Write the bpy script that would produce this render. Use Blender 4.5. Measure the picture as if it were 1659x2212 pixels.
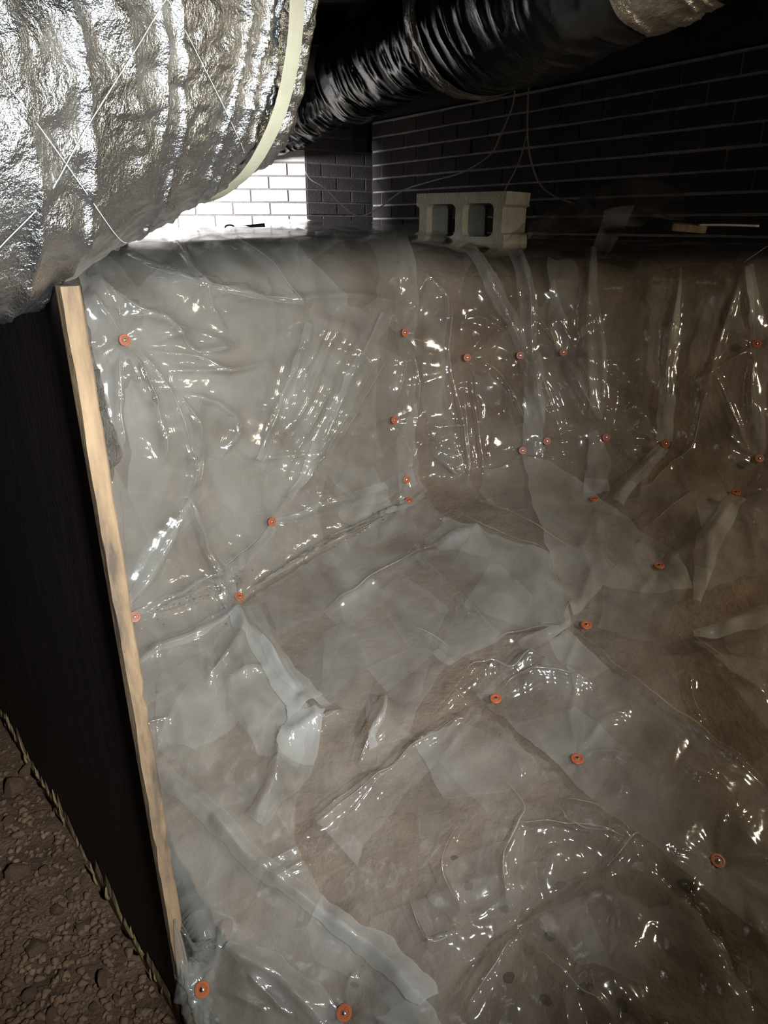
import bpy, bmesh, math, random
import numpy as np
from mathutils import Vector, Matrix
from mathutils.bvhtree import BVHTree
from mathutils.geometry import delaunay_2d_cdt

# ------------------------------------------------------------------ camera, world, lights, exposure
for o in list(bpy.data.objects):
    bpy.data.objects.remove(o)
SC = bpy.context.scene
COL = SC.collection
FPX, PITCH, EYE = 1500.0, math.radians(22.5), 1.35
CT, ST = math.cos(PITCH), math.sin(PITCH)
cam_d = bpy.data.cameras.new('camera'); cam = bpy.data.objects.new('camera', cam_d); COL.objects.link(cam)
cam.location = (0, 0, EYE); cam.rotation_euler = (math.pi/2 - PITCH, 0, 0)
cam_d.sensor_fit = 'VERTICAL'; cam_d.sensor_height = 24.0; cam_d.lens = 24.0*FPX/2212.0
cam_d.clip_start = 0.01
SC.camera = cam
world = bpy.data.worlds.new('world'); SC.world = world; world.use_nodes = True
bg = world.node_tree.nodes['Background']; bg.inputs[0].default_value = (0.75, 0.72, 0.68, 1); bg.inputs[1].default_value = 0.012

def lamp(name, kind, loc, target, energy, color, size=0.1, spot=None, blend=0.5):
    d = bpy.data.lights.new(name, kind); d.energy = energy; d.color = color
    if kind == 'SPOT':
        d.spot_size = math.radians(spot); d.spot_blend = blend; d.shadow_soft_size = size
    elif kind == 'POINT':
        d.shadow_soft_size = size
    else:
        d.size = size
    o = bpy.data.objects.new(name, d); COL.objects.link(o); o.location = loc
    v = Vector(target) - Vector(loc)
    o.rotation_euler = v.to_track_quat('-Z', 'Y').to_euler()
    return o
lamp('phone_torch', 'SPOT', (0.42, -0.12, EYE+0.10), (-0.36, 1.30, EYE-0.58), 245, (0.89, 0.96, 1.0), 0.035, 78, 1.0)
lamp('warm_work_lamp', 'SPOT', (1.62, 1.02, EYE+0.08), (-0.5, 1.60, EYE-0.55), 42, (1.0, 0.85, 0.62), 0.05, 142, 1.0)
lamp('back_lamp', 'SPOT', (-1.35, 3.70, EYE+0.30), (-1.05, 4.9, EYE-0.02), 290, (0.90, 0.96, 1.0), 0.05, 92, 0.7)
SC.view_settings.view_transform = 'Standard'; SC.view_settings.look = 'None'
SC.view_settings.gamma = 1.0; SC.view_settings.use_curve_mapping = False
SC.view_settings.exposure = 0.0
SC.cycles.transparent_max_bounces = 24
SC.cycles.max_bounces = 8
SC.cycles.caustics_reflective = False
SC.cycles.caustics_refractive = False

rng = np.random.default_rng(7)
random.seed(7)

# ------------------------------------------------------------------ geometry helpers
def P(u, v, zc):
    """photo pixel and depth along the optical axis -> world point"""
    r = (u-829.5)/FPX; up = (1106.0-v)/FPX
    return Vector((r*zc, (CT+up*ST)*zc, EYE+(up*CT-ST)*zc))
def ray(u, v):
    r = (u-829.5)/FPX; up = (1106.0-v)/FPX
    return Vector((r, CT+up*ST, up*CT-ST)).normalized()
def PY(u, v, y):
    d = ray(u, v); return Vector((0, 0, EYE)) + d*(y/d.y)
def project(p):
    """world points (n,3) -> pixel u, v"""
    x = p[..., 0]; y = p[..., 1]; z = p[..., 2]-EYE
    zc = np.maximum(y*CT - z*ST, 0.05)
    return 829.5+FPX*x/zc, 1106.0-FPX*(z*CT+y*ST)/zc

def _hash(ix, iy, seed):
    h = (ix.astype(np.int64)*374761393 + iy.astype(np.int64)*668265263 + seed*1442695041) & 0xffffffff
    h = ((h ^ (h >> 13))*1274126177) & 0xffffffff
    return ((h ^ (h >> 16)) & 0xffff)/65535.0
def noise(x, y, seed=0):
    x = np.asarray(x, float); y = np.asarray(y, float)
    ix = np.floor(x); iy = np.floor(y); fx = x-ix; fy = y-iy
    fx = fx*fx*fx*(fx*(fx*6-15)+10); fy = fy*fy*fy*(fy*(fy*6-15)+10)
    a = _hash(ix, iy, seed); b = _hash(ix+1, iy, seed); c = _hash(ix, iy+1, seed); d = _hash(ix+1, iy+1, seed)
    return (a*(1-fx)+b*fx)*(1-fy)+(c*(1-fx)+d*fx)*fy
def fbm(x, y, seed=0, n=4):
    s = 0; a = 0.5
    for k in range(n):
        s = s + a*noise(x*2**k, y*2**k, seed+k*17); a *= 0.5
    return s
def tri(x):
    f = x-np.floor(x); return 1-np.abs(2*f-1)
def crumple(x, y, lam, seed, n=5):
    """faceted crumple with straight sharp creases, 0..1"""
    r = np.random.default_rng(seed); s = 0; tot = 0
    wx = x+lam*0.9*(fbm(x/lam/1.6, y/lam/1.6, seed+3, 2)-0.5)*2
    wy = y+lam*0.9*(fbm(x/lam/1.6+9, y/lam/1.6, seed+5, 2)-0.5)*2
    for k in range(n):
        an = r.uniform(0, math.pi); l = lam*r.uniform(0.6, 1.7); w = r.uniform(0.5, 1)*l/lam
        m = np.clip(noise(x/lam/1.3+k*3.1, y/lam/1.3, seed+k*11)*2.2-0.6, 0, 1)
        s = s+w*m*tri((wx*math.cos(an)+wy*math.sin(an))/l+r.random()); tot += w*0.5
    return s/tot
def seg_dist(u, v, poly):
    """distance to a polyline and fraction along it"""
    best = np.full(np.shape(u), 1e9); fr = np.zeros(np.shape(u))
    pts = np.array([p[:2] for p in poly], float)
    L = np.concatenate([[0], np.cumsum(np.hypot(*(pts[1:]-pts[:-1]).T))])
    for i in range(len(pts)-1):
        a, b = pts[i], pts[i+1]; d = b-a; l2 = (d*d).sum()+1e-9
        t = np.clip(((u-a[0])*d[0]+(v-a[1])*d[1])/l2, 0, 1)
        dd = np.hypot(u-a[0]-t*d[0], v-a[1]-t*d[1])
        m = dd < best; best = np.where(m, dd, best); fr = np.where(m, (L[i]+t*(L[i+1]-L[i]))/L[-1], fr)
    return best, fr

def link(o, parent=None):
    COL.objects.link(o)
    if parent is not None:
        o.parent = parent
    return o
def mesh_obj(name, verts, faces, mat, parent=None, smooth=True):
    me = bpy.data.meshes.new(name)
    if isinstance(verts, np.ndarray) and isinstance(faces, np.ndarray):
        me.vertices.add(len(verts)); me.vertices.foreach_set('co', np.ascontiguousarray(verts, dtype=np.float32).ravel())
        k = faces.shape[1]
        me.loops.add(faces.size); me.loops.foreach_set('vertex_index', faces.ravel().astype(np.int32))
        me.polygons.add(len(faces)); me.polygons.foreach_set('loop_start', np.arange(0, faces.size, k, dtype=np.int32))
        me.update(calc_edges=True); me.validate()
    else:
        me.from_pydata([tuple(v) for v in verts], [], [tuple(f) for f in faces]); me.update()
    if smooth:
        me.polygons.foreach_set('use_smooth', np.ones(len(me.polygons), dtype=bool))
    if mat: me.materials.append(mat)
    return link(bpy.data.objects.new(name, me), parent)
def bm_obj(name, bm, mat, parent=None, smooth=False):
    me = bpy.data.meshes.new(name); bm.normal_update(); bm.to_mesh(me); bm.free()
    if smooth:
        me.polygons.foreach_set('use_smooth', np.ones(len(me.polygons), dtype=bool))
    if mat: me.materials.append(mat)
    return link(bpy.data.objects.new(name, me), parent)
def tag(o, label=None, cat=None, group=None, kind=None):
    if label: o['label'] = label
    if cat: o['category'] = cat
    if group: o['group'] = group
    if kind: o['kind'] = kind
    return o
def empty(name, loc=(0, 0, 0), rot=(0, 0, 0)):
    o = bpy.data.objects.new(name, None); o.empty_display_size = 0.05; COL.objects.link(o)
    o.location = loc; o.rotation_euler = rot
    return o
def grid_faces(nr, nc, wrap=False):
    i = np.arange(nr-1)[:, None]; j = np.arange(nc if wrap else nc-1)[None, :]
    j2 = (j+1) % nc
    return np.stack([i*nc+j, i*nc+j2, (i+1)*nc+j2, (i+1)*nc+j], -1).reshape(-1, 4)
def box_bm(bm, c, s, R=None, bev=0.0):
    m = Matrix.Translation(c) @ (R.to_4x4() if R is not None else Matrix.Identity(4)) @ Matrix.Diagonal((s[0], s[1], s[2], 1))
    g = bmesh.ops.create_cube(bm, size=1.0, matrix=m)
    if bev:
        es = list({e for v in g['verts'] for e in v.link_edges})
        bmesh.ops.bevel(bm, geom=es, offset=bev, segments=2, profile=0.6, affect='EDGES')
def smooth_path(pts, n):
    pts = np.array([tuple(p) for p in pts], float)
    q = np.vstack([2*pts[0]-pts[1], pts, 2*pts[-1]-pts[-2]])
    out = []
    m = len(pts)-1
    for t in np.linspace(0, m-1e-9, n):
        i = int(t); f = t-i; a, b, c, d = q[i], q[i+1], q[i+2], q[i+3]
        out.append(0.5*(2*b+(c-a)*f+(2*a-5*b+4*c-d)*f*f+(3*b-a-3*c+d)*f**3))
    return np.array(out)
def tube(path, rad, nseg=8):
    """verts, faces of a tube along an (n,3) path; rad scalar or (n,)"""
    n = len(path); rad = np.broadcast_to(rad, (n,))
    tg = np.gradient(path, axis=0); tg /= np.linalg.norm(tg, axis=1)[:, None]+1e-12
    up = np.array([0, 0, 1.0]) if abs(tg[0][2]) < 0.9 else np.array([1.0, 0, 0])
    V = []
    x = np.cross(tg[0], up); x /= np.linalg.norm(x)
    for i in range(n):
        x = x-tg[i]*(x@tg[i]); x /= np.linalg.norm(x)+1e-12; y = np.cross(tg[i], x)
        a = np.linspace(0, 2*math.pi, nseg, endpoint=False)
        V.append(path[i]+rad[i]*(np.cos(a)[:, None]*x+np.sin(a)[:, None]*y))
    V = np.concatenate(V); F = grid_faces(n, nseg, True)
    F = [tuple(f) for f in F]+[tuple(range(nseg))[::-1], tuple(range((n-1)*nseg, n*nseg))]
    return V, F

# ------------------------------------------------------------------ materials
def new_mat(name):
    m = bpy.data.materials.new(name); m.use_nodes = True
    nt = m.node_tree; nt.nodes.clear()
    out = nt.nodes.new('ShaderNodeOutputMaterial')
    return m, nt, out
def N(nt, kind, **kw):
    n = nt.nodes.new(kind)
    for k, v in kw.items():
        if k.startswith('i_'):
            key = k[2:]
            n.inputs[int(key) if key.isdigit() else key.replace('_', ' ')].default_value = v
        else:
            setattr(n, k, v)
    return n
def ramp(nt, fac, stops):
    r = nt.nodes.new('ShaderNodeValToRGB'); nt.links.new(fac, r.inputs[0])
    cr = r.color_ramp
    while len(cr.elements) < len(stops): cr.elements.new(0.5)
    for e, (p, c) in zip(cr.elements, stops):
        e.position = p; e.color = (*c, 1)
    return r.outputs[0]
def surf_mat(name, stops, scale=8, rough=0.85, bump=0.4, bscale=60, metallic=0.0, detail=6, spec=0.3, stretch=(1, 1, 1), bdist=0.005, dist=0.0):
    m, nt, out = new_mat(name); L = nt.links.new
    tc = N(nt, 'ShaderNodeTexCoord'); mp = N(nt, 'ShaderNodeMapping'); mp.inputs['Scale'].default_value = stretch
    L(tc.outputs['Object'], mp.inputs[0])
    n1 = N(nt, 'ShaderNodeTexNoise', i_Scale=scale, i_Detail=detail, i_Roughness=0.6, i_Distortion=dist); L(mp.outputs[0], n1.inputs['Vector'])
    n2 = N(nt, 'ShaderNodeTexNoise', i_Scale=bscale, i_Detail=5.0, i_Roughness=0.65); L(mp.outputs[0], n2.inputs['Vector'])
    b = N(nt, 'ShaderNodeBsdfPrincipled', i_Roughness=rough, i_Metallic=metallic)
    b.inputs['Specular IOR Level'].default_value = spec
    L(ramp(nt, n1.outputs[0], stops), b.inputs['Base Color'])
    bp = N(nt, 'ShaderNodeBump', i_Strength=bump, i_Distance=bdist); L(n2.outputs[0], bp.inputs['Height']); L(bp.outputs[0], b.inputs['Normal'])
    L(b.outputs[0], out.inputs[0])
    return m

def plastic_mat(name, milk, tint=(0.62, 0.62, 0.59), rough=0.11, var=0.5, bump=0.07, trans=0.4):
    """polythene film: clear, with a milky part and a glossy skin"""
    m, nt, out = new_mat(name); L = nt.links.new
    tc = N(nt, 'ShaderNodeTexCoord')
    n1 = N(nt, 'ShaderNodeTexNoise', i_Scale=4.5, i_Detail=3.0, i_Roughness=0.55, i_Distortion=0.6); L(tc.outputs['Object'], n1.inputs['Vector'])
    vo = N(nt, 'ShaderNodeTexVoronoi', i_Scale=6.5); mpv = N(nt, 'ShaderNodeMapping'); mpv.inputs['Scale'].default_value = (1.0, 0.75, 0.5); mpv.inputs['Rotation'].default_value = (0.2, 0.5, 0.4)
    mpv.inputs['Location'].default_value = (milk*10, 0, 0)
    L(tc.outputs['Object'], mpv.inputs[0]); L(mpv.outputs[0], vo.inputs['Vector'])
    sp = N(nt, 'ShaderNodeSeparateColor'); L(vo.outputs['Color'], sp.inputs[0])
    fct = N(nt, 'ShaderNodeMapRange'); fct.inputs[3].default_value = 0.55; fct.inputs[4].default_value = 1.35; L(sp.outputs[0], fct.inputs[0])
    mr = N(nt, 'ShaderNodeMapRange'); mr.inputs[1].default_value = 0.3; mr.inputs[2].default_value = 0.7
    mr.inputs[3].default_value = milk*(1-var); mr.inputs[4].default_value = milk*(1+var); L(n1.outputs[0], mr.inputs[0])
    n2 = N(nt, 'ShaderNodeTexNoise', i_Scale=38.0, i_Detail=3.0, i_Roughness=0.5, i_Distortion=1.2); L(tc.outputs['Object'], n2.inputs['Vector'])
    bp = N(nt, 'ShaderNodeBump', i_Strength=bump, i_Distance=0.004); L(n2.outputs[0], bp.inputs['Height'])
    tr = N(nt, 'ShaderNodeBsdfTransparent'); tr.inputs[0].default_value = (0.97, 0.965, 0.95, 1)
    df = N(nt, 'ShaderNodeBsdfDiffuse'); df.inputs[0].default_value = (*tint, 1); L(bp.outputs[0], df.inputs['Normal'])
    tl = N(nt, 'ShaderNodeBsdfTranslucent'); tl.inputs[0].default_value = (*tint, 1)
    mx0 = N(nt, 'ShaderNodeMixShader'); mx0.inputs[0].default_value = trans; L(df.outputs[0], mx0.inputs[1]); L(tl.outputs[0], mx0.inputs[2])
    mu = N(nt, 'ShaderNodeMath', operation='MULTIPLY'); L(mr.outputs[0], mu.inputs[0]); L(fct.outputs[0], mu.inputs[1])
    mx1 = N(nt, 'ShaderNodeMixShader'); L(mu.outputs[0], mx1.inputs[0]); L(tr.outputs[0], mx1.inputs[1]); L(mx0.outputs[0], mx1.inputs[2])
    gl = N(nt, 'ShaderNodeBsdfGlossy', i_Roughness=rough); gl.inputs[0].default_value = (1, 1, 1, 1); L(bp.outputs[0], gl.inputs['Normal'])
    geo = N(nt, 'ShaderNodeNewGeometry'); ior = N(nt, 'ShaderNodeMapRange'); ior.inputs[3].default_value = 1.52; ior.inputs[4].default_value = 1/1.52; L(geo.outputs['Backfacing'], ior.inputs[0])
    fr = N(nt, 'ShaderNodeFresnel'); L(ior.outputs[0], fr.inputs['IOR']); L(bp.outputs[0], fr.inputs['Normal'])
    mx2 = N(nt, 'ShaderNodeMixShader'); L(fr.outputs[0], mx2.inputs[0]); L(mx1.outputs[0], mx2.inputs[1]); L(gl.outputs[0], mx2.inputs[2])
    L(mx2.outputs[0], out.inputs[0])
    return m

M = {}
M['dirt'] = surf_mat('dirt', [(0.25, (0.105, 0.070, 0.048)), (0.5, (0.175, 0.120, 0.084)), (0.72, (0.24, 0.175, 0.125))], 9, 0.95, 0.8, 70, bdist=0.01)
M['gravel_dirt'] = surf_mat('gravel_dirt', [(0.3, (0.05, 0.030, 0.018)), (0.55, (0.11, 0.064, 0.036)), (0.75, (0.16, 0.105, 0.065))], 14, 0.95, 1.0, 90, bdist=0.012)
M['stone'] = surf_mat('stone', [(0.3, (0.060, 0.034, 0.019)), (0.6, (0.13, 0.076, 0.043)), (0.8, (0.20, 0.135, 0.085))], 12, 0.9, 0.7, 80)
M['film'] = plastic_mat('film', 0.18, (0.66, 0.63, 0.57))
M['film_wall'] = plastic_mat('film_wall', 0.25, (0.67, 0.65, 0.60))
M['film_floor'] = plastic_mat('film_floor', 0.24, (0.65, 0.64, 0.62), rough=0.12)
M['film_fold'] = plastic_mat('film_fold', 0.25, (0.68, 0.67, 0.64), var=0.6)
M['film_facet'] = plastic_mat('film_facet', 0.12, (0.68, 0.67, 0.64), var=0.8)
M['film_crease'] = plastic_mat('film_crease', 0.30, (0.72, 0.70, 0.66), rough=0.14, var=0.8)
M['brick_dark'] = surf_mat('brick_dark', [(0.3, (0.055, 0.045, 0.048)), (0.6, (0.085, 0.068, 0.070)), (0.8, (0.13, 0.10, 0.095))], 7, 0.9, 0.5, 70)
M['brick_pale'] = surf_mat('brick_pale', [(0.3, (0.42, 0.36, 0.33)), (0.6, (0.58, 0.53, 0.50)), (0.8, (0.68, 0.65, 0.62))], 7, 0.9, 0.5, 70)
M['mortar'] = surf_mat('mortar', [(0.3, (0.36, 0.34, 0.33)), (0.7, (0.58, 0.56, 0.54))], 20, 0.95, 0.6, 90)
M['mortar_dark'] = surf_mat('mortar_dark', [(0.3, (0.10, 0.085, 0.08)), (0.7, (0.17, 0.15, 0.14))], 20, 0.95, 0.6, 90)  # shade of the recessed pier joints is put into this mortar colour
M['concrete'] = surf_mat('concrete', [(0.3, (0.36, 0.33, 0.26)), (0.55, (0.46, 0.43, 0.35)), (0.8, (0.54, 0.51, 0.43))], 16, 0.95, 0.9, 120, bdist=0.004)
M['wood_dark'] = surf_mat('wood_dark', [(0.3, (0.035, 0.024, 0.020)), (0.6, (0.060, 0.042, 0.034)), (0.8, (0.085, 0.062, 0.05))], 5, 0.8, 0.3, 30, stretch=(6, 6, 1))
M['wood_pale'] = surf_mat('wood_pale', [(0.34, (0.08, 0.058, 0.042)), (0.5, (0.19, 0.125, 0.072)), (0.68, (0.27, 0.185, 0.105))], 7, 0.8, 0.35, 40, stretch=(5, 5, 1.1))
M['splinter'] = surf_mat('splinter', [(0.3, (0.13, 0.09, 0.045)), (0.7, (0.24, 0.17, 0.085))], 20, 0.8, 0.3, 60)
M['joist'] = surf_mat('joist', [(0.3, (0.03, 0.025, 0.022)), (0.7, (0.06, 0.05, 0.045))], 6, 0.9, 0.3, 40)
M['insulation'] = surf_mat('insulation', [(0.3, (0.06, 0.052, 0.042)), (0.7, (0.14, 0.12, 0.10))], 30, 0.95, 0.9, 120, bdist=0.01)
M['foil'] = surf_mat('foil', [(0.3, (0.53, 0.53, 0.53)), (0.7, (0.68, 0.68, 0.68))], 6, 0.29, 0.8, 70, metallic=1.0, bdist=0.008)
M['jacket'] = surf_mat('jacket', [(0.3, (0.012, 0.012, 0.014)), (0.7, (0.02, 0.02, 0.023))], 6, 0.24, 0.3, 60, spec=0.6)
M['foil_dull'] = surf_mat('foil_dull', [(0.3, (0.58, 0.54, 0.48)), (0.7, (0.72, 0.68, 0.62))], 6, 0.34, 0.9, 60, metallic=1.0)
M['tape'] = surf_mat('tape', [(0.3, (0.46, 0.43, 0.31)), (0.7, (0.55, 0.52, 0.39))], 20, 0.6, 0.15, 200)
M['thread'] = surf_mat('thread', [(0.3, (0.75, 0.75, 0.73)), (0.7, (0.85, 0.85, 0.83))], 20, 0.4, 0.1, 50)
M['orange'] = surf_mat('orange', [(0.3, (0.30, 0.078, 0.028)), (0.7, (0.40, 0.11, 0.042))], 60, 0.45, 0.15, 100, spec=0.5)
M['steel'] = surf_mat('steel', [(0.3, (0.55, 0.54, 0.52)), (0.7, (0.7, 0.69, 0.66))], 60, 0.25, 0.1, 100, metallic=1.0)
M['cable'] = surf_mat('cable', [(0.3, (0.38, 0.36, 0.33)), (0.7, (0.48, 0.46, 0.42))], 40, 0.5, 0.1, 100)
M['black'] = surf_mat('black', [(0.3, (0.012, 0.012, 0.013)), (0.7, (0.025, 0.024, 0.024))], 20, 0.5, 0.2, 80)

# ------------------------------------------------------------------ the dug bank: K shelf back, T shelf edge, B wall base, M mid floor, F front
CTRL = [
 ((-1.75, 2.6, -.06), (-.84, 1.30, -.12), (-.76, 1.24, -.82), (-.50, .98, -1.07), (-.20, .62, -1.28), (-.06, .30, -1.33)),
 ((-1.60, 3.3, -.05), (-.62, 1.52, -.08), (-.55, 1.43, -.86), (-.29, 1.08, -1.04), (-.05, .66, -1.20), (.02, .32, -1.27)),
 ((-1.45, 4.4, -.04), (-.40, 1.76, -.05), (-.34, 1.68, -.90), (-.08, 1.20, -1.01), (.08, .70, -1.12), (.12, .34, -1.20)),
 ((-.95, 5.0, -.03), (-.15, 2.04, -.035), (-.10, 1.93, -.88), (.10, 1.34, -.98), (.20, .74, -1.08), (.25, .36, -1.16)),
 ((-.25, 4.9, -.03), (.10, 2.30, -.04), (.08, 2.10, -.84), (.25, 1.42, -.95), (.36, .76, -1.06), (.40, .36, -1.13)),
 ((.22, 4.25, -.06), (.40, 2.38, -.085), (.33, 2.19, -.80), (.43, 1.46, -.91), (.52, .78, -1.04), (.55, .36, -1.12)),
 ((.72, 3.55, -.07), (.72, 2.34, -.105), (.66, 2.16, -.76), (.68, 1.48, -.88), (.74, .78, -1.04), (.75, .36, -1.12)),
 ((1.14, 2.95, -.07), (1.05, 2.22, -.105), (1.00, 2.07, -.71), (.96, 1.46, -.86), (.98, .78, -1.03), (1.0, .36, -1.12)),
 ((1.55, 2.38, -.07), (1.45, 2.00, -.10), (1.40, 1.88, -.70), (1.32, 1.36, -.86), (1.3, .78, -1.03), (1.3, .36, -1.12)),
 ((2.12, 1.56, -.07), (1.98, 1.40, -.10), (1.92, 1.30, -.70), (1.82, 1.06, -.86), (1.75, .70, -1.03), (1.7, .36, -1.12)),
]
CT_ARR = np.array(CTRL, float)
PA, PN = (-0.357, 0.79), (0.747, 0.665)      # partition corner and its normal toward the bank
def base_surface(na, nb):
    cols = np.stack([smooth_path(CT_ARR[:, k], na) for k in range(6)], 1)        # na,6,3
    share = [0.10, 0.36, 0.24, 0.22, 0.08]
    rows = []
    for k in range(5):
        n = int(round(nb*share[k])); t = np.linspace(0, 1, n, endpoint=(k == 4))
        if k == 0: t = t**0.6
        rows.append(cols[:, k][:, None]*(1-t)[None, :, None]+cols[:, k+1][:, None]*t[None, :, None])
    S = np.concatenate(rows, 1)                                                   # na,nb,3
    w = max(2, int(nb*0.033)); ker = np.exp(-0.5*(np.arange(-2*w, 2*w+1)/w)**2); ker /= ker.sum()
    pad = np.concatenate([np.repeat(S[:, :1], 2*w, 1), S, np.repeat(S[:, -1:], 2*w, 1)], 1)
    out = sum(ker[i]*pad[:, i:i+S.shape[1]] for i in range(len(ker)))
    out[..., 2] += EYE
    k = (out[..., :2]-np.array(PA))@np.array(PN)                                  # keep on the bank side of the partition
    q = (out[..., :2]-np.array(PA))@np.array([-0.665, 0.747])
    push = np.where((q > -0.02) & (q < 1.35), np.maximum(0, 0.08-k), 0)
    push = np.where((q <= -0.02) & (q > -0.5), np.maximum(0, 0.015-k), push)
    out[..., 0] += push*PN[0]; out[..., 1] += push*PN[1]
    return np.transpose(out, (1, 0, 2))                                           # rows, cols, 3
def normals(S):
    du = np.gradient(S, axis=1); dv = np.gradient(S, axis=0)
    n = np.cross(dv, du); n /= np.linalg.norm(n, axis=2)[..., None]+1e-12
    return n

coarse = base_surface(140, 170)
CN = normals(coarse)
cf = grid_faces(*coarse.shape[:2])
BVH = BVHTree.FromPolygons([tuple(p) for p in coarse.reshape(-1, 3)], [tuple(f) for f in cf])
EYEV = Vector((0, 0, EYE))
CNF = CN.reshape(-1, 3)
def drop(u, v):
    """where the sight line through a pixel meets the smooth bank: point and normal"""
    d = ray(u, v); h = BVH.ray_cast(EYEV, d)
    if h[0] is None:
        h = BVH.find_nearest(EYEV+d*2.0)
    f = cf[h[2]]; n = Vector(CNF[f].mean(0)).normalized()
    return h[0], n

PINS = [(254, 736), (860, 720), (1002, 774), (1120, 770), (1215, 763), (1630, 745), (837, 907), (866, 1036), (880, 1096),
        (570, 1123), (510, 1307), (281, 1340), (1127, 974), (1180, 953), (1308, 945), (1436, 960), (1635, 996), (1283, 1097),
        (1586, 1083), (1421, 1244), (1265, 1371), (1072, 1532), (1247, 1661), (1540, 1883), (760, 2195), (450, 2138)]

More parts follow.
